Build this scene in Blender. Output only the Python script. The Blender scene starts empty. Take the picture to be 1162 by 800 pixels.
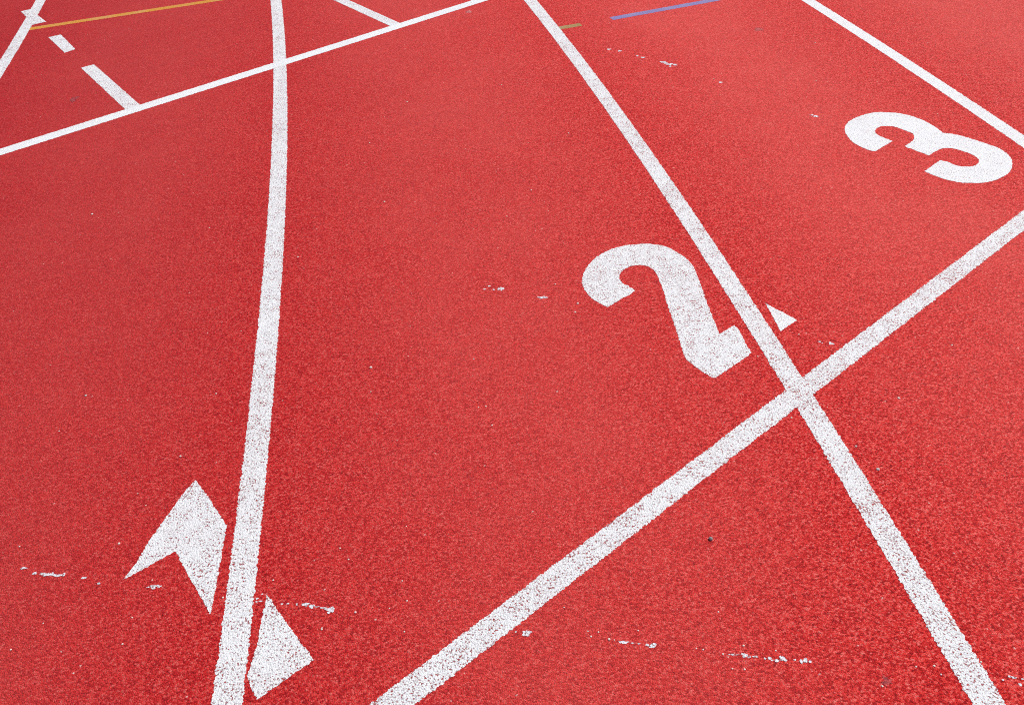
import bpy, bmesh, math, random
from mathutils import Matrix, Vector

scene = bpy.context.scene
# ------------------------------------------------------------------ camera
CAMERA_HEIGHT = 1.31298
CAMERA_PITCH = 0.705724
CAMERA_ROLL = -0.058713
FOV_X = 1.111948
BEND_CENTRE = (-34.84683, -2.84955)
BEND_RADIUS = 35.73975
LANE = 1.22

cam_data = bpy.data.cameras.new("camera")
cam_data.sensor_fit = 'HORIZONTAL'
cam_data.angle = FOV_X
cam_data.clip_start = 0.05
cam_data.clip_end = 2000
camera = bpy.data.objects.new("camera", cam_data)
scene.collection.objects.link(camera)
camera.matrix_world = (Matrix.Translation((0, 0, CAMERA_HEIGHT))
                       @ Matrix.Rotation(math.pi / 2 - CAMERA_PITCH, 4, 'X')
                       @ Matrix.Rotation(CAMERA_ROLL, 4, 'Z'))
scene.camera = camera

# ------------------------------------------------------------------ daylight
SUN_ELEV = math.radians(52)
SUN_AZ = math.radians(55)          # clockwise from +Y (away from the camera), so ahead and to the right
world = bpy.data.worlds.new("World")
scene.world = world
world.use_nodes = True
wn = world.node_tree
bg = wn.nodes["Background"]
sky = wn.nodes.new("ShaderNodeTexSky")
sky.sky_type = 'NISHITA'
sky.sun_disc = False
sky.sun_elevation = SUN_ELEV
sky.sun_rotation = SUN_AZ
sky.air_density = 1.0
sky.dust_density = 3.0
wn.links.new(sky.outputs[0], bg.inputs[0])
bg.inputs[1].default_value = 0.10
sun_data = bpy.data.lights.new("sun", 'SUN')
sun_data.energy = 2.6
sun_data.angle = math.radians(9)
sun_data.color = (1.0, 0.95, 0.88)
sun = bpy.data.objects.new("sun", sun_data)
scene.collection.objects.link(sun)
to_sun = Vector((math.sin(SUN_AZ) * math.cos(SUN_ELEV), math.cos(SUN_AZ) * math.cos(SUN_ELEV), math.sin(SUN_ELEV)))
sun.rotation_euler = to_sun.to_track_quat('Z', 'Y').to_euler()

scene.view_settings.view_transform = 'Standard'
scene.view_settings.look = 'None'
scene.view_settings.exposure = 0.34
scene.view_settings.gamma = 1.0
scene.render.engine = 'CYCLES'
scene.cycles.filter_width = 1.0
scene.cycles.use_denoising = False

# ------------------------------------------------------------------ measured layout (metres on the ground)
EDGES_A = [(0.14116, [1.34441, -0.04529, -0.02898]), (0.14077, [0.73993, -0.00741, 0.025])]
EDGES_B = [(0.13628, [-0.07922, -0.02682]), (0.13486, [-0.01002, 0.02695])]
EDGES_C = [(0.16095, [-0.028]), (0.16184, [0.02768])]
EDGES_D = [(0.21449, [-0.02239]), (0.21041, [0.02992])]
START_LINE = (2.22752, 0.66843)
FINISH_STRIP = (0.7847, 0.6198, 3.3541, 0.0704, 0.3202, 2.6213)
YELLOW_STRIP = (0.9489, 0.3157, 4.7015, 0.0533, -0.8221, 0.1192)
BLUE_STRIP = (0.9468, 0.3218, 3.478, 0.0503, 1.7587, 2.3731)
OLIVE_STRIP = (0.9608, 0.2773, 3.5463, 0.0417, 1.3284, 1.441)
VLINE_STRIP = (0.5926, -0.8055, 1.9732, 0.0591, -4.006, -3.4465)
DIGIT_TWO = [(0.2555, 1.7002), (0.24, 1.715), (0.216, 1.7484), (0.2043, 1.7812), (0.2009, 1.818), (0.2063, 1.8465), (0.2149, 1.8709), (0.2334, 1.9056), (0.2537, 1.9321), (0.2788, 1.954), (0.3087, 1.9713), (0.3378, 1.981), (0.3687, 1.9851), (0.4015, 1.9843), (0.4306, 1.9766), (0.4537, 1.965), (0.4685, 1.9497), (0.4823, 1.9303), (0.4962, 1.9067), (0.5072, 1.8802), (0.5118, 1.8531), (0.5132, 1.7886), (0.5135, 1.723), (0.5139, 1.6487), (0.5155, 1.5653), (0.5596, 1.5945), (0.566, 1.5777), (0.57, 1.5308), (0.5747, 1.4891), (0.5627, 1.4768), (0.52, 1.4441), (0.4706, 1.4067), (0.461, 1.411), (0.4376, 1.4416), (0.4155, 1.4819), (0.4137, 1.5173), (0.4133, 1.6097), (0.411, 1.6972), (0.4103, 1.7739), (0.4092, 1.8011), (0.4083, 1.8259), (0.4035, 1.8473), (0.3944, 1.8652), (0.3815, 1.876), (0.3654, 1.882), (0.3453, 1.8789), (0.3266, 1.868), (0.3108, 1.8505), (0.3035, 1.8324), (0.3042, 1.8117), (0.3117, 1.7967), (0.326, 1.7811), (0.3364, 1.7641), (0.3214, 1.7497), (0.2954, 1.7308), (0.2694, 1.7103)]
DIGIT_THREE = [(1.2374, 2.4524), (1.2202, 2.4609), (1.1959, 2.4991), (1.1848, 2.5429), (1.186, 2.5896), (1.193, 2.6228), (1.2116, 2.6587), (1.2397, 2.6904), (1.2762, 2.7143), (1.3174, 2.7327), (1.3509, 2.7384), (1.3832, 2.7325), (1.4192, 2.7202), (1.4523, 2.6938), (1.4749, 2.6585), (1.4904, 2.6247), (1.4982, 2.5905), (1.5036, 2.5525), (1.5283, 2.5439), (1.5532, 2.5233), (1.5801, 2.4935), (1.6066, 2.4584), (1.6281, 2.4271), (1.6352, 2.3987), (1.6355, 2.3631), (1.6204, 2.3177), (1.5948, 2.2782), (1.5642, 2.2488), (1.5274, 2.2268), (1.4897, 2.2136), (1.4499, 2.2139), (1.4111, 2.223), (1.3798, 2.2429), (1.3548, 2.2713), (1.3357, 2.3024), (1.3734, 2.3358), (1.4123, 2.3669), (1.4293, 2.3551), (1.4449, 2.33), (1.4634, 2.3188), (1.4918, 2.3165), (1.5134, 2.328), (1.5288, 2.3481), (1.5328, 2.3693), (1.5271, 2.3926), (1.5129, 2.4142), (1.4947, 2.4347), (1.4724, 2.4457), (1.4464, 2.4421), (1.4211, 2.4259), (1.3918, 2.4029), (1.3732, 2.4288), (1.3407, 2.474), (1.3794, 2.5078), (1.398, 2.535), (1.4041, 2.5609), (1.3859, 2.5904), (1.3662, 2.6171), (1.3431, 2.6285), (1.3181, 2.6269), (1.2989, 2.6122), (1.286, 2.59), (1.2861, 2.5663), (1.3005, 2.5411), (1.3175, 2.5158), (1.2803, 2.4882), (1.2503, 2.4633)]
NOTCHED_ARROW = [(-0.6883, 1.1847), (-0.6589, 1.1487), (-0.5924, 1.057), (-0.5845, 0.9598), (-0.5769, 0.8558), (-0.6284, 0.9266), (-0.6587, 0.9692), (-0.6798, 1.0014), (-0.6863, 0.9987), (-0.7297, 0.9657), (-0.7648, 0.9418), (-0.7505, 0.9819), (-0.7414, 1.0284), (-0.706, 1.1463)]
WEDGE_NEAR = [(-0.4809, 0.8937), (-0.4484, 0.8491), (-0.408, 0.7973), (-0.3735, 0.7533), (-0.4167, 0.7206), (-0.459, 0.6884), (-0.4713, 0.7083), (-0.484, 0.7295), (-0.479, 0.7849), (-0.4799, 0.8585)]
WEDGE_START = [(0.6609, 1.6771), (0.7203, 1.6007), (0.6666, 1.562)]
TRIANGLE_INNER = [(-2.4337, 4.4824), (-2.3845, 4.5234), (-2.3389, 4.4331), (-2.3331, 4.3523), (-2.3616, 4.3836)]
TRIANGLE_OUTER = [(-2.3341, 4.4323), (-2.2285, 4.2928), (-2.2843, 4.2563), (-2.3169, 4.3235)]
LONG_DASH = [(-1.8147, 3.6322), (-1.7691, 3.6647), (-1.4162, 3.1838), (-1.4167, 3.1343), (-1.456, 3.1382)]
SHORT_DASH = [(-2.1254, 4.0585), (-2.0759, 4.086), (-1.9281, 3.8734), (-1.9621, 3.8338)]
SCUFFS = [
  ('thickest white scuff dash of the broken row left of the notched arrow', [(-0.9302, 0.9674, 0.0043, 0.0027), (-0.925, 0.967, 0.0052, 0.0033), (-0.9188, 0.9642, 0.0052, 0.004), (-0.9136, 0.9638, 0.0053, 0.0028), (-0.9087, 0.9645, 0.0061, 0.0044), (-0.9027, 0.9621, 0.0052, 0.0029), (-0.8968, 0.9601, 0.0043, 0.0033), (-0.8914, 0.9613, 0.0053, 0.0024), (-0.8857, 0.9619, 0.0061, 0.004)]),
  ('leftmost dash of the broken white scuff row left of the notched arrow', [(-0.9707, 0.9828, 0.0071, 0.0027)]),
  ('small scuff dash just left of the thickest dash of the broken row', [(-0.9436, 0.9689, 0.0052, 0.004)]),
  ('small scuff dash just right of the thickest dash of the broken row', [(-0.8431, 0.952, 0.0069, 0.0028)]),
  ('last faint dash of the broken scuff row, nearest the notched arrow', [(-0.8094, 0.9376, 0.0037, 0.0025)]),
  ("small white scuff just below the notched arrow's left barb", [(-0.6994, 0.9228, 0.0084, 0.0049), (-0.7061, 0.9226, 0.0102, 0.002), (-0.6894, 0.9225, 0.0051, 0.0027)]),
  ('thin white scuff ending in a blob right of the near white wedge', [(-0.4487, 0.8692, 0.0033, 0.0019), (-0.4373, 0.8688, 0.003, 0.0019), (-0.4207, 0.8666, 0.0032, 0.0026), (-0.4091, 0.8647, 0.0049, 0.0026), (-0.4027, 0.8652, 0.0049, 0.0037), (-0.3922, 0.8599, 0.0054, 0.0049), (-0.3824, 0.8589, 0.0049, 0.0015), (-0.3723, 0.8557, 0.0065, 0.0017), (-0.3638, 0.8526, 0.0049, 0.0019), (-0.3556, 0.8511, 0.0078, 0.0074), (-0.3596, 0.8451, 0.0035, 0.0028)]),
  ('stray white scuff between lane line and wedge tip', [(-0.4969, 0.8835, 0.0033, 0.0021), (-0.4892, 0.8774, 0.0041, 0.0017), (-0.4973, 0.877, 0.0025, 0.0018), (-0.4897, 0.8924, 0.0022, 0.002)]),
  ('white scuff blob just under the wide start line', [(-0.0073, 0.7808, 0.0046, 0.0051), (0.0006, 0.7829, 0.0058, 0.0041), (-0.0043, 0.7781, 0.0061, 0.0034), (-0.0218, 0.7852, 0.0023, 0.0021)]),
  ('pair of white scuff blobs right of the scuff under the start line', [(0.1579, 0.7542, 0.0045, 0.0025), (0.1653, 0.7525, 0.0068, 0.0033), (0.1787, 0.7503, 0.0037, 0.0013), (0.1891, 0.7488, 0.003, 0.0016), (0.2023, 0.7455, 0.0037, 0.0029), (0.2126, 0.7435, 0.0067, 0.005), (0.2076, 0.741, 0.003, 0.0021)]),
  ("long broken white scuff near the photo's bottom edge, left of the lane line", [(0.3433, 0.7189, 0.0059, 0.0018), (0.3535, 0.7177, 0.0059, 0.0015), (0.3636, 0.7165, 0.0067, 0.0038), (0.3701, 0.7125, 0.0044, 0.0029), (0.3813, 0.7126, 0.0052, 0.002), (0.3958, 0.708, 0.0022, 0.002), (0.404, 0.7083, 0.0038, 0.0033), (0.4066, 0.7041, 0.0029, 0.0016), (0.4137, 0.7029, 0.0044, 0.0032), (0.4248, 0.7054, 0.0066, 0.0055), (0.4285, 0.7028, 0.0029, 0.0025), (0.4448, 0.7025, 0.0032, 0.0021), (0.4543, 0.6995, 0.0032, 0.004), (0.462, 0.7006, 0.0047, 0.0042), (0.4685, 0.6975, 0.0031, 0.0025)]),
  ('pale fuzzy white scuff in open red left of the figure 2', [(-0.063, 1.811, 0.0038, 0.004), (-0.0516, 1.8237, 0.0053, 0.0033), (-0.04, 1.8055, 0.0033, 0.004), (-0.0256, 1.8081, 0.0043, 0.006), (-0.0173, 1.8081, 0.006, 0.0081)]),
  ('tiny white lens-shaped scuff nearest the hook of the figure 2', [(0.0927, 1.7581, 0.0108, 0.0058), (0.0858, 1.7596, 0.0118, 0.0027)]),
  ('small white scuff right of the white wedge beside the start line', [(0.7727, 1.5051, 0.0052, 0.0058), (0.748, 1.5134, 0.0038, 0.0034), (0.7525, 1.5073, 0.0025, 0.0024), (0.7774, 1.5017, 0.0031, 0.0035)]),
  ('leftmost of four faint white dashes in a row below the lilac line', [(0.4872, 3.4858, 0.0104, 0.0081)]),
  ('second from left of four faint white dashes below the lilac line', [(0.5288, 3.4609, 0.0081, 0.009)]),
  ('third from left of four faint white dashes below the lilac line', [(0.5932, 3.394, 0.0062, 0.0078)]),
  ('rightmost of four faint white dashes below the lilac line', [(0.6145, 3.373, 0.009, 0.0086)]),
  ('brighter white streak right of the faint dashes below the lilac line', [(0.6858, 3.3147, 0.0124, 0.0075), (0.6944, 3.302, 0.0099, 0.0103), (0.709, 3.2838, 0.0142, 0.0121), (0.7291, 3.276, 0.0088, 0.0083), (0.7066, 3.2608, 0.0053, 0.0055)]),
  ('single white fleck right of the streak below the lilac line', [(0.8679, 3.0777, 0.0077, 0.0077)]),
  ('single white fleck left of the figure 3', [(1.1299, 2.7357, 0.0091, 0.0081), (1.1177, 2.7469, 0.0092, 0.0037)]),
  ('slanting white dash near the bottom right corner beside the lane line', [(0.7821, 0.6523, 0.0032, 0.0023), (0.785, 0.6509, 0.0028, 0.0018), (0.7872, 0.6496, 0.0042, 0.0022)]),
  ('white fleck at the right edge of the photo, level with the slanting dash', [(0.7996, 0.647, 0.0028, 0.0017)]),
  ('round white fleck below the slanting dash at the bottom right', [(0.7918, 0.638, 0.0031, 0.0036)]),
  ('tiny white fleck left of the slanting dash at the bottom right', [(0.7678, 0.6471, 0.0019, 0.0017)])]
GRIT = [(-0.344, 1.5151, 0.0044, 0.0053), (-0.3373, 1.4289, 0.0021, 0.0025), (-0.094, 1.5244, 0.0024, 0.0029), (-0.0539, 1.295, 0.0024, 0.0026), (-0.0666, 1.357, 0.0023, 0.0025), (-0.0837, 1.3544, 0.002, 0.0023), (-0.604, 2.022, 0.0031, 0.0045), (-1.3129, 2.341, 0.0044, 0.0072), (-0.9081, 2.2149, 0.0028, 0.0042), (-0.8004, 1.0282, 0.0031, 0.0032), (-1.0013, 1.0357, 0.0022, 0.0023), (-0.7751, 1.1225, 0.0018, 0.002), (-0.7219, 0.8063, 0.0023, 0.002), (-0.9211, 0.808, 0.0021, 0.0019), (-0.79, 0.7554, 0.0019, 0.0017), (-0.7211, 0.859, 0.0018, 0.0017), (-0.8836, 0.8579, 0.0017, 0.0015), (-0.7071, 1.4536, 0.0026, 0.0031), (-0.7396, 1.2569, 0.003, 0.0033), (-1.0452, 1.3584, 0.0021, 0.0025), (-0.3558, 0.9857, 0.0021, 0.002), (-0.3366, 0.9586, 0.0021, 0.0019), (-0.2297, 1.0296, 0.0017, 0.0018), (-0.218, 0.86, 0.002, 0.0018), (-0.2492, 0.8468, 0.0017, 0.0016), (-0.3104, 0.8429, 0.0026, 0.0023), (-0.3679, 0.812, 0.0026, 0.0023), (-0.219, 0.7978, 0.002, 0.0018), (-0.2297, 0.9032, 0.0018, 0.0017), (0.2458, 2.7155, 0.0037, 0.0066), (0.0214, 3.1778, 0.0035, 0.0069), (-0.3753, 2.3109, 0.0037, 0.0058), (0.0911, 2.3294, 0.0033, 0.0054), (0.0082, 2.18, 0.0027, 0.0041), (-0.4622, 2.7307, 0.0032, 0.0056), (-0.3482, 3.0644, 0.0042, 0.0078), (0.1799, 1.7217, 0.0037, 0.0049), (0.1702, 1.6862, 0.0034, 0.0044), (0.1276, 1.8143, 0.0026, 0.0035), (0.7073, 1.5447, 0.0025, 0.0034), (0.587, 1.4727, 0.0024, 0.0032), (0.6054, 1.2643, 0.0025, 0.0029), (0.8581, 1.3046, 0.0038, 0.0047), (1.0524, 1.4725, 0.0027, 0.0036), (0.6391, 0.6785, 0.002, 0.0018), (0.6691, 0.6779, 0.0025, 0.0022), (0.6734, 0.6624, 0.002, 0.0018), (0.5712, 0.6484, 0.0024, 0.0022), (0.7474, 0.6803, 0.0022, 0.0021), (0.1039, 0.7779, 0.0017, 0.0015), (0.1221, 0.775, 0.0019, 0.0016), (0.1082, 0.7674, 0.0023, 0.002), (0.1387, 0.7599, 0.0029, 0.0025), (0.1477, 0.7582, 0.0015, 0.0014), (0.2849, 0.7336, 0.0018, 0.0015), (0.2964, 0.731, 0.002, 0.0017), (0.3279, 0.7203, 0.0021, 0.0017), (0.3664, 0.7334, 0.0023, 0.0021), (0.4181, 0.7211, 0.0018, 0.0016), (0.3371, 0.6935, 0.0019, 0.0016), (0.3573, 0.6914, 0.0022, 0.0019), (-0.562, 0.8898, 0.0025, 0.0024), (0.1915, 0.7739, 0.0018, 0.0016), (0.0664, 0.8276, 0.0016, 0.0014), (0.338, 0.8007, 0.002, 0.0018), (1.3458, 3.4232, 0.0036, 0.0082), (1.2271, 3.04, 0.0029, 0.0061), (1.5462, 2.6954, 0.0027, 0.0053), (0.8502, 3.1131, 0.0026, 0.0055), (-0.4746, 0.9219, 0.0022, 0.002), (-0.3675, 0.8154, 0.0015, 0.0014)]
GREY_STONE = (0.3589, 0.9554, 0.004, 0.0049)
GREY_CHIPS = [(0.7361, 1.1036, 0.0039, 0.004), (0.7148, 1.1699, 0.0029, 0.0032), (-1.0249, 1.4749, 0.0033, 0.004)]
STAINS = [(0.5819, 0.6574, 0.0085, 0.0095), (1.1594, 3.6131, 0.0187, 0.0239), (-1.7185, 3.2859, 0.0152, 0.029)]
RING = (-0.1109, 4.068, 0.015, 0.019)

random.seed(7)


# ------------------------------------------------------------------ materials
class Nodes:
    def __init__(self, name):
        self.mat = bpy.data.materials.new(name)
        self.mat.use_nodes = True
        self.t = self.mat.node_tree
        self.b = self.t.nodes["Principled BSDF"]
        self.pos = self.t.nodes.new("ShaderNodeNewGeometry").outputs["Position"]

    def put(self, socket, v):
        if isinstance(v, bpy.types.NodeSocket):
            self.t.links.new(v, socket)
        else:
            socket.default_value = v

    def math(self, op, a, b=0.0, clamp=False):
        n = self.t.nodes.new("ShaderNodeMath")
        n.operation = op
        n.use_clamp = clamp
        self.put(n.inputs[0], a)
        self.put(n.inputs[1], b)
        return n.outputs[0]

    def vmath(self, op, a, b=(0, 0, 0), scale=None):
        n = self.t.nodes.new("ShaderNodeVectorMath")
        n.operation = op
        self.put(n.inputs[0], a)
        if op == 'SCALE':
            self.put(n.inputs["Scale"], scale)
        else:
            self.put(n.inputs[1], b)
        return n.outputs["Value"] if op == 'LENGTH' else n.outputs[0]

    def noise(self, scale, detail=2.0, rough=0.5, vec=None, color=False):
        n = self.t.nodes.new("ShaderNodeTexNoise")
        n.inputs["Scale"].default_value = scale
        n.inputs["Detail"].default_value = detail
        n.inputs["Roughness"].default_value = rough
        self.put(n.inputs["Vector"], vec or self.pos)
        return n.outputs["Color"] if color else n.outputs["Fac"]

    def voronoi(self, scale, vec, feature='F1', rand=1.0):
        n = self.t.nodes.new("ShaderNodeTexVoronoi")
        n.voronoi_dimensions = '2D'
        n.feature = feature
        n.inputs["Scale"].default_value = scale
        n.inputs["Randomness"].default_value = rand
        self.put(n.inputs["Vector"], vec)
        return n

    def ramp(self, fac, stops, interp='LINEAR'):
        n = self.t.nodes.new("ShaderNodeValToRGB")
        n.color_ramp.interpolation = interp
        els = n.color_ramp.elements
        while len(els) < len(stops):
            els.new(0.5)
        for e, (p, c) in zip(els, stops):
            e.position = p
            e.color = (*c, 1) if len(c) == 3 else c
        self.put(n.inputs[0], fac)
        return n.outputs[0]

    def span(self, v, lo, hi, a=0.0, b=1.0):
        n = self.t.nodes.new("ShaderNodeMapRange")
        n.clamp = True
        self.put(n.inputs["Value"], v)
        for k, x in (("From Min", lo), ("From Max", hi), ("To Min", a), ("To Max", b)):
            n.inputs[k].default_value = x
        return n.outputs[0]

    def mix(self, fac, a, b, kind='MIX'):
        n = self.t.nodes.new("ShaderNodeMix")
        n.data_type = 'RGBA'
        n.blend_type = kind
        n.clamp_factor = True
        self.put(n.inputs[0], fac)
        ins = [s for s in n.inputs if s.type == 'RGBA']
        for s, v in zip(ins, (a, b)):
            self.put(s, (*v, 1) if isinstance(v, tuple) and len(v) == 3 else v)
        return [o for o in n.outputs if o.type == 'RGBA'][0]

    def bump(self, height, dist, strength=1.0):
        n = self.t.nodes.new("ShaderNodeBump")
        n.inputs["Distance"].default_value = dist
        n.inputs["Strength"].default_value = strength
        self.put(n.inputs["Height"], height)
        self.t.links.new(n.outputs[0], self.b.inputs["Normal"])


def granules(N):
    """Irregular 2-4 mm rubber granules in world metres: per-grain random value and a relief height."""
    wob = N.vmath('SUBTRACT', N.noise(420, 2.0, color=True), (0.5, 0.5, 0.5))
    vec = N.vmath('ADD', N.pos, N.vmath('SCALE', wob, scale=0.0030))
    v = N.voronoi(325, vec)
    grain = v.outputs["Color"]
    sep = N.t.nodes.new("ShaderNodeSeparateColor")
    N.put(sep.inputs[0], grain)
    dome = N.math('SUBTRACT', 1.0, v.outputs["Distance"])
    rough = N.noise(215, 4.0, 0.7)
    height = N.math('ADD', N.math('MULTIPLY', dome, 0.6), N.math('MULTIPLY', rough, 1.3))
    height = N.math('ADD', height, N.math('MULTIPLY', sep.outputs[1], 0.45))
    # tint: mostly the grain's own, partly shared by clumps of a centimetre or so
    clump = N.span(N.noise(190, 4.0, 0.85), 0.30, 0.70)
    tint = N.math('ADD', N.math('MULTIPLY', sep.outputs[0], 0.48), N.math('MULTIPLY', clump, 0.52))
    return tint, sep.outputs[2], height


def rubber_colour(N, g1, g2):
    # mostly brick-red granules, some deep wine-red, a few bleached pink
    col = N.ramp(g1, [(0.20, RED_DARK), (0.37, RED_LOW), (0.52, RED_MID), (0.69, RED_HIGH), (0.84, RED_PALE)])
    # dust that settles where feet do not scrub, in cloudy patches and down the lane middles
    d = N.vmath('SUBTRACT', N.pos, (BEND_CENTRE[0], BEND_CENTRE[1], 0))
    flat = N.vmath('MULTIPLY', d, (1, 1, 0))
    rad = N.vmath('LENGTH', flat)
    lane = N.math('FRACT', N.math('DIVIDE', N.math('SUBTRACT', rad, BEND_RADIUS - 10 * LANE), LANE))
    mid = N.math('SUBTRACT', 1.0, N.math('MULTIPLY', N.math('ABSOLUTE', N.math('SUBTRACT', lane, 0.5)), 2.0))
    mid = N.span(mid, 0.05, 0.75)
    cloud = N.span(N.noise(2.3, 5.0, 0.6), 0.30, 0.70, 0.35, 1.0)
    dust = N.math('MULTIPLY', N.math('MULTIPLY', mid, cloud), DUST)
    dust = N.math('ADD', dust, N.math('MULTIPLY', N.span(N.noise(7, 4.0, 0.65), 0.45, 0.75), 0.06))
    col = N.mix(dust, col, DUST_COLOUR)
    # light falloff painted into the red: darker toward the inner lanes, cloudily mottled
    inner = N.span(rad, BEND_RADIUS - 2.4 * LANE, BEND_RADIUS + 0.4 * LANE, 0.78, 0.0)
    grime_or_falloff = N.math('MULTIPLY', inner, N.span(N.noise(1.6, 4.0, 0.6), 0.25, 0.7, 0.75, 1.0))
    return N.mix(grime_or_falloff, col, FALLOFF_COLOUR)


RED_DARK = (0.20, 0.003, 0.005)
RED_LOW = (0.47, 0.008, 0.009)
RED_MID = (0.71, 0.028, 0.023)
RED_HIGH = (0.79, 0.088, 0.074)
RED_PALE = (0.85, 0.21, 0.18)
DUST = 0.36
DUST_COLOUR = (0.76, 0.120, 0.102)
FALLOFF_COLOUR = (0.32, 0.010, 0.016)  # deep red that the painted light falloff blends toward


def track_material():
    N = Nodes("red_rubber_granules")
    g1, g2, h = granules(N)
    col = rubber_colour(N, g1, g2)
    speck = N.math('GREATER_THAN', g2, 0.9997)
    col = N.mix(N.math('MULTIPLY', speck, 0.55), col, (0.75, 0.55, 0.5))
    N.put(N.b.inputs["Base Color"], col)
    N.b.inputs["Roughness"].default_value = 0.7
    N.b.inputs["Specular IOR Level"].default_value = 0.11
    N.bump(h, 0.0024, 1.0)
    return N.mat


def paint_material(name, colour, cover, worn=0.5):
    """Line paint over the same granules: the deep pits stay unpainted and show dark rubber."""
    N = Nodes(name)
    g1, g2, h = granules(N)
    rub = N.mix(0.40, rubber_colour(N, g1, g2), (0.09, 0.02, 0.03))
    patch = N.span(N.noise(38, 3.0, 0.6), 0.3, 0.7, -worn, worn)
    wide = N.span(N.noise(5.5, 3.0, 0.6), 0.3, 0.7, -worn, worn)
    patch = N.math('ADD', patch, N.math('MULTIPLY', wide, 0.55))
    pit = N.noise(225, 4.0, 0.70)
    bare = N.math('ADD', pit, N.math('MULTIPLY', patch, 0.10))
    bare = N.span(bare, cover, cover + 0.07)
    tone = N.mix(N.math('MULTIPLY', g1, 0.45), colour, tuple(c * 0.72 for c in colour))
    grime_or_falloff = N.span(N.noise(9, 4.0, 0.6), 0.45, 0.8, 0.0, 0.22)
    tone = N.mix(grime_or_falloff, tone, (0.55, 0.45, 0.45))
    N.put(N.b.inputs["Base Color"], N.mix(bare, tone, rub))
    N.b.inputs["Roughness"].default_value = 0.6
    N.b.inputs["Specular IOR Level"].default_value = 0.4
    N.bump(N.math('SUBTRACT', h, N.math('MULTIPLY', bare, 0.5)), 0.0017, 0.9)
    return N.mat


def stone_material(name, colour):
    N = Nodes(name)
    N.put(N.b.inputs["Base Color"], N.mix(N.noise(700, 2.0), colour, tuple(c * 0.6 for c in colour)))
    N.b.inputs["Roughness"].default_value = 0.8
    return N.mat


TRACK = track_material()
WHITE = paint_material("worn_white_line_paint", (0.80, 0.81, 0.815), 0.548)
CLEAN = paint_material("clean_white_line_paint", (0.82, 0.83, 0.835), 0.59, 0.3)
FRESH = paint_material("fresh_white_line_paint", (0.82, 0.84, 0.84), 0.64, 0.2)
CHALK = paint_material("scuffed_white_paint", (0.74, 0.74, 0.78), 0.535, 0.3)
YELLOW = paint_material("orange_yellow_line_paint", (0.62, 0.26, 0.010), 0.68)
OLIVE = paint_material("olive_line_paint", (0.34, 0.20, 0.05), 0.66)
LILAC = paint_material("lilac_line_paint", (0.21, 0.17, 0.40), 0.64)
STAIN = paint_material("grey_stain", (0.44, 0.05, 0.048), 0.36)
PALE_RING = paint_material("faded_pink_ring", (0.72, 0.22, 0.21), 0.50)
GRIT_M = stone_material("pale_grit", (0.80, 0.70, 0.62))
STONE_M = stone_material("grey_stone", (0.28, 0.25, 0.24))


# ------------------------------------------------------------------ mesh helpers
def link(name, bm, mat):
    me = bpy.data.meshes.new(name)
    bm.to_mesh(me)
    bm.free()
    me.materials.append(mat)
    o = bpy.data.objects.new(name, me)
    scene.collection.objects.link(o)
    return o


def tag(o, label, cat, group=None):
    o["label"] = label
    o["category"] = cat
    if group:
        o["group"] = group
    return o


def skirt(bm, top):
    """Give a flat coat of paint its thickness: drop its rim to the rubber."""
    rim = [e for e in bm.edges if len(e.link_faces) == 1]
    ext = bmesh.ops.extrude_edge_only(bm, edges=rim)
    for v in ext["geom"]:
        if isinstance(v, bmesh.types.BMVert):
            v.co.z = 0.0001
    bmesh.ops.recalc_face_normals(bm, faces=bm.faces)


STEP = 0.0022
RAG = 0.0011      # ragged edge, about half a granule


class Rag:
    """Correlated random walk about zero: paint breaking off at granule borders."""
    def __init__(self):
        self.v = 0.0

    def __call__(self, amp=RAG):
        self.v = 0.25 * self.v + random.gauss(0, amp)
        return max(-2.4 * amp, min(2.4 * amp, self.v))


def ribbon(name, mat, z, left, right):
    bm = bmesh.new()
    rows = []
    for (a, b) in zip(left, right):
        rows.append((bm.verts.new((*a, z)), bm.verts.new((*b, z))))
    for (a0, b0), (a1, b1) in zip(rows, rows[1:]):
        bm.faces.new((a0, b0, b1, a1))
    skirt(bm, z)
    return link(name, bm, mat)


def poly_at(coef, t):
    s = 0.0
    for c in coef:
        s = s * t + c
    return s


def arc_line(name, mat, z, edges, k, lo, hi, a0, a1):
    """A lane line of the bend; lo..hi is the stretch where its edge was measured."""
    base = BEND_RADIUS + k * LANE
    n = int((a1 - a0) * base / STEP)
    sides = []
    for t0, coef in edges:
        rag, pts = Rag(), []
        for i in range(n + 1):
            th = a0 + (a1 - a0) * i / n
            rr = base + poly_at(coef, min(hi, max(lo, th)) - t0) + rag()
            pts.append((BEND_CENTRE[0] + rr * math.cos(th), BEND_CENTRE[1] + rr * math.sin(th)))
        sides.append(pts)
    return ribbon(name, mat, z, *sides)


def straight_line(name, mat, z, d, offset, width, s0, s1):
    n = int((s1 - s0) / STEP)
    nx, ny = -d[1], d[0]
    sides = []
    for sgn in (-1, 1):
        rag, pts = Rag(), []
        for i in range(n + 1):
            s = s0 + (s1 - s0) * i / n
            o = offset + sgn * width / 2 + rag()
            pts.append((d[0] * s + nx * o, d[1] * s + ny * o))
        sides.append(pts)
    return ribbon(name, mat, z, *sides)


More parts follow.
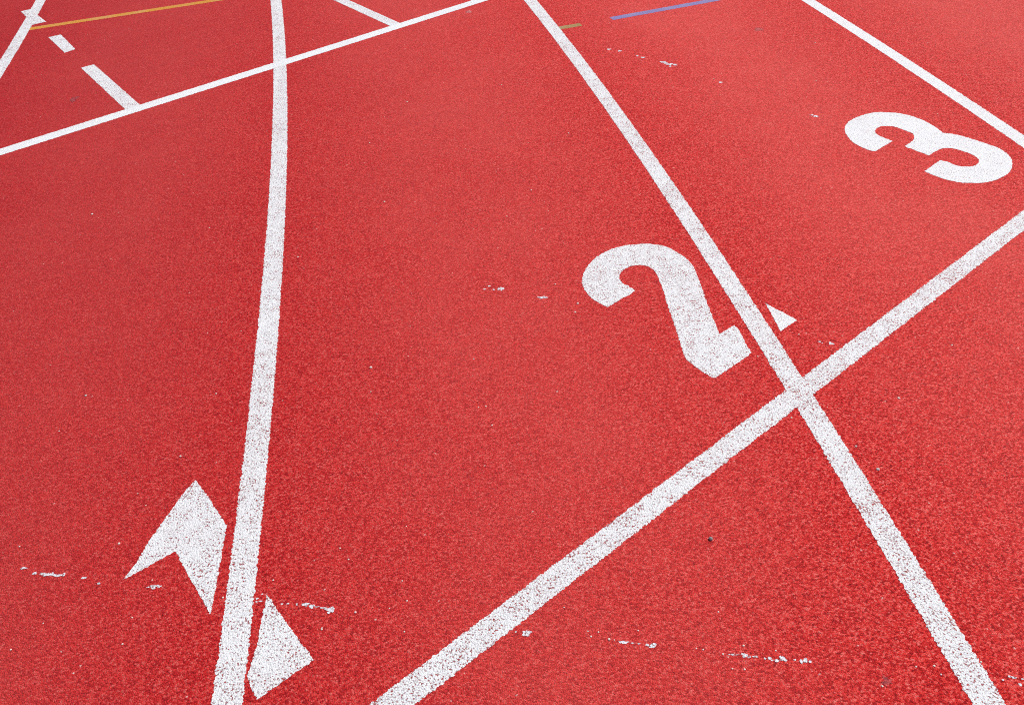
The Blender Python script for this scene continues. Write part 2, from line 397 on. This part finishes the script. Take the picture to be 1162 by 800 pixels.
def densify(points, smooth):
    n = len(points)
    out = []
    for i in range(n):
        p0, p1, p2, p3 = (Vector(points[(i + j) % n]) for j in (-1, 0, 1, 2))
        L = (p2 - p1).length
        m = max(1, int(L / STEP))

        def turn(a, b, c):
            return (b - a).angle(c - b, 0.0)
        # round a traced vertex only where the outline really curves
        t1 = (p2 - p0) * 0.5 if smooth and turn(p0, p1, p2) < 0.62 else None
        t2 = (p3 - p1) * 0.5 if smooth and turn(p1, p2, p3) < 0.62 else None
        m1 = t1.normalized() * L if t1 is not None else (p2 - p1)
        m2 = t2.normalized() * L if t2 is not None else (p2 - p1)
        for j in range(m):
            u = j / m
            u2, u3 = u * u, u * u * u
            out.append((2 * u3 - 3 * u2 + 1) * p1 + (u3 - 2 * u2 + u) * m1 + (-2 * u3 + 3 * u2) * p2 + (u3 - u2) * m2)
    return out


def patch(name, mat, z, points, smooth=False, amp=RAG):
    pts = densify(points, smooth)
    rx, ry = Rag(), Rag()
    bm = bmesh.new()
    vs = [bm.verts.new((p.x + rx(amp * .8), p.y + ry(amp * .8), z)) for p in pts]
    es = [bm.edges.new((vs[i], vs[(i + 1) % len(vs)])) for i in range(len(vs))]
    bmesh.ops.triangle_fill(bm, use_beauty=True, edges=es, normal=(0, 0, 1))
    skirt(bm, z)
    return link(name, bm, mat)


def flake(bm, x, y, ax, ay, z):
    """One ragged fleck of paint rubbed on to the granules."""
    n = max(7, int(14 * (ax + ay) / 0.012))
    n = min(n, 40)
    ph = random.uniform(0, 6.28)
    vs = []
    for i in range(n):
        a = 2 * math.pi * i / n
        k = 0.88 + 0.2 * math.sin(3 * a + ph) + random.uniform(-.28, .28)
        vs.append(bm.verts.new((x + ax * k * math.cos(a), y + ay * k * math.sin(a), z)))
    c = bm.verts.new((x, y, z))
    for i in range(n):
        bm.faces.new((c, vs[i], vs[(i + 1) % n]))


def pebble(name, mat, x, y, r, squash=0.7):
    bm = bmesh.new()
    bmesh.ops.create_icosphere(bm, subdivisions=2, radius=r)
    ax = Vector((random.gauss(0, 1), random.gauss(0, 1), random.gauss(0, .5))).normalized()
    for v in bm.verts:
        k = 1 + 0.22 * v.co.normalized().dot(ax) + random.uniform(-.10, .10)
        v.co *= k
        v.co.z *= squash
    o = link(name, bm, mat)
    o.location = (x, y, r * squash * 0.55)
    o.rotation_euler.z = random.uniform(0, 6.28)
    return o


# ------------------------------------------------------------------ the ground
bm = bmesh.new()
S = 400
bm.faces.new([bm.verts.new(c) for c in ((-S, -S, 0), (S, -S, 0), (S, S, 0), (-S, S, 0))])
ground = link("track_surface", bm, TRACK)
ground["kind"] = "structure"
ground["label"] = "red granulated rubber running track surface"

# ------------------------------------------------------------------ lines of the bend
GL = "white lane lines of the bend"
tag(arc_line("lane_line", WHITE, 0.0004, EDGES_A, -1, .103, .212, .03, .34),
    "curving white lane line that passes between the two large white wedges at lower left", "lane line", GL)
tag(arc_line("lane_line", WHITE, 0.0006, EDGES_B, 0, .097, .198, .03, .34),
    "white lane line beside the figure 2, crossing the wide start line", "lane line", GL)
tag(arc_line("lane_line", CLEAN, 0.0004, EDGES_C, 1, .143, .185, .05, .34),
    "white lane line running above the figure 3 at upper right", "lane line", GL)
tag(arc_line("lane_line", WHITE, 0.0004, EDGES_D, -2, .195, .227, .10, .34),
    "white lane line in the top left corner with small triangles on both sides", "lane line", GL)

# ------------------------------------------------------------------ straight lines across
na, off = START_LINE
nrm = (math.cos(na), math.sin(na))
d = (nrm[1], -nrm[0])            # along the line, to the upper right
tag(straight_line("start_line", WHITE, 0.0005, d, off, 0.050, -1.6, 5.0),
    "wide white start line running diagonally from bottom middle up to the right edge", "start line")
ux, uy, o_, w_, s0, s1 = FINISH_STRIP
tag(straight_line("finish_line", FRESH, 0.0007, (ux, uy), o_, w_ * .83, s0 - 2.0, s1 + 2.5),
    "clean bright white straight line slanting across the top left of the track", "finish line")
ux, uy, o_, w_, s0, s1 = VLINE_STRIP
tag(straight_line("lane_line", WHITE, 0.00055, (ux, uy), o_, w_ * .92, s0 - 3.0, s1 + 0.012),
    "short straight white line meeting the clean white cross line from above at top centre", "lane line",
    "straight lane lines above the cross line")
ux, uy, o_, w_, s0, s1 = YELLOW_STRIP
tag(straight_line("yellow_line", YELLOW, 0.0003, (ux, uy), o_, w_ * .80, s0 - .01, s1 + 1.2),
    "thin orange yellow line starting at the top left lane line", "yellow line")
ux, uy, o_, w_, s0, s1 = OLIVE_STRIP
tag(straight_line("olive_line", OLIVE, 0.0002, (ux, uy), o_, w_ * .9, s0 - .02, s1),
    "short olive brown dash touching the lane line near the top", "marking")
ux, uy, o_, w_, s0, s1 = BLUE_STRIP
tag(straight_line("lilac_line", LILAC, 0.0003, (ux, uy), o_, w_ * .80, s0, s1 + .55),
    "lilac blue line at the top, right of the olive brown dash", "marking")
tag(patch("dash", WHITE, 0.00055, LONG_DASH),
    "long white dash that touches the clean cross line at upper left", "dash", "white dashes at upper left")
tag(patch("dash", WHITE, 0.00055, SHORT_DASH),
    "short white dash standing free just below the yellow line", "dash", "white dashes at upper left")

# ------------------------------------------------------------------ figures and wedges
tag(patch("digit", WHITE, 0.0005, DIGIT_TWO, True), "large white painted figure 2 beside the lane line", "number", "lane numbers")
tag(patch("digit", CLEAN, 0.0005, DIGIT_THREE, True), "large white painted figure 3 lying on its side at the right", "number", "lane numbers")
tag(patch("arrow_marker", WHITE, 0.0005, NOTCHED_ARROW),
    "large white notched arrow head left of the curving lane line at lower left", "arrow")
GW = "white triangular markers at the lane lines"
tag(patch("wedge_marker", WHITE, 0.0005, WEDGE_NEAR),
    "large white wedge right of the curving lane line at the bottom left", "wedge", GW)
tag(patch("wedge_marker", CLEAN, 0.0005, WEDGE_START),
    "small white triangle right of the lane line, just above the start line crossing", "wedge", GW)
tag(patch("wedge_marker", WHITE, 0.0007, TRIANGLE_INNER),
    "tiny white triangle on the left side of the top left lane line", "wedge", GW)
tag(patch("wedge_marker", WHITE, 0.0007, TRIANGLE_OUTER),
    "tiny white triangle between the top left lane line and the yellow line", "wedge", GW)

# ------------------------------------------------------------------ scuffs, stains, grit
for label, flecks in SCUFFS:
    bm = bmesh.new()
    for i, (x, y, ax, ay) in enumerate(flecks):
        flake(bm, x, y, ax, ay, 0.0004 + 0.00003 * i)
    tag(link("scuff_mark", bm, CHALK), label, "scuff mark", "white scuff marks on the red surface")
stain_labels = ("faint grey smudge on the red surface at the bottom right", "faint grey smudge right of the lilac line",
                "small dark smudge left of the long white dash")
for (x, y, ax, ay), label in zip(STAINS, stain_labels):
    bm = bmesh.new()
    flake(bm, x, y, ax, ay, 0.0005)
    tag(link("stain", bm, STAIN), label, "stain", "faint stains on the red surface")
x, y, ax, ay = RING
bm = bmesh.new()
flake(bm, x, y, ax, ay, 0.0005)
tag(link("stain", bm, PALE_RING), "faint pale pink spot below the clean cross line at the top", "stain", "faint stains on the red surface")

for x, y, ax, ay in GRIT:
    tag(pebble("grit_grain", GRIT_M, x, y, ax * 0.78, 0.5), "tiny pale grit grain lying on the red rubber", "grit",
        "pale grit grains scattered over the track")
x, y, ax, ay = GREY_STONE
tag(pebble("stone", STONE_M, x, y, ax, 0.8), "tiny dark grey stone in open red below the start line", "stone")
chip_labels = ("clear grey chip right of the lane line, below the faint grey chip",
               "faint grey chip close to the lane line below the start line crossing",
               "tiny grey chip in the open red at the far left")
for (x, y, ax, ay), label in zip(GREY_CHIPS, chip_labels):
    tag(pebble("chip", stone_material("grey_chip", (0.55, 0.47, 0.45)), x, y, ax * .9, 0.4), label, "chip", "small grey chips")
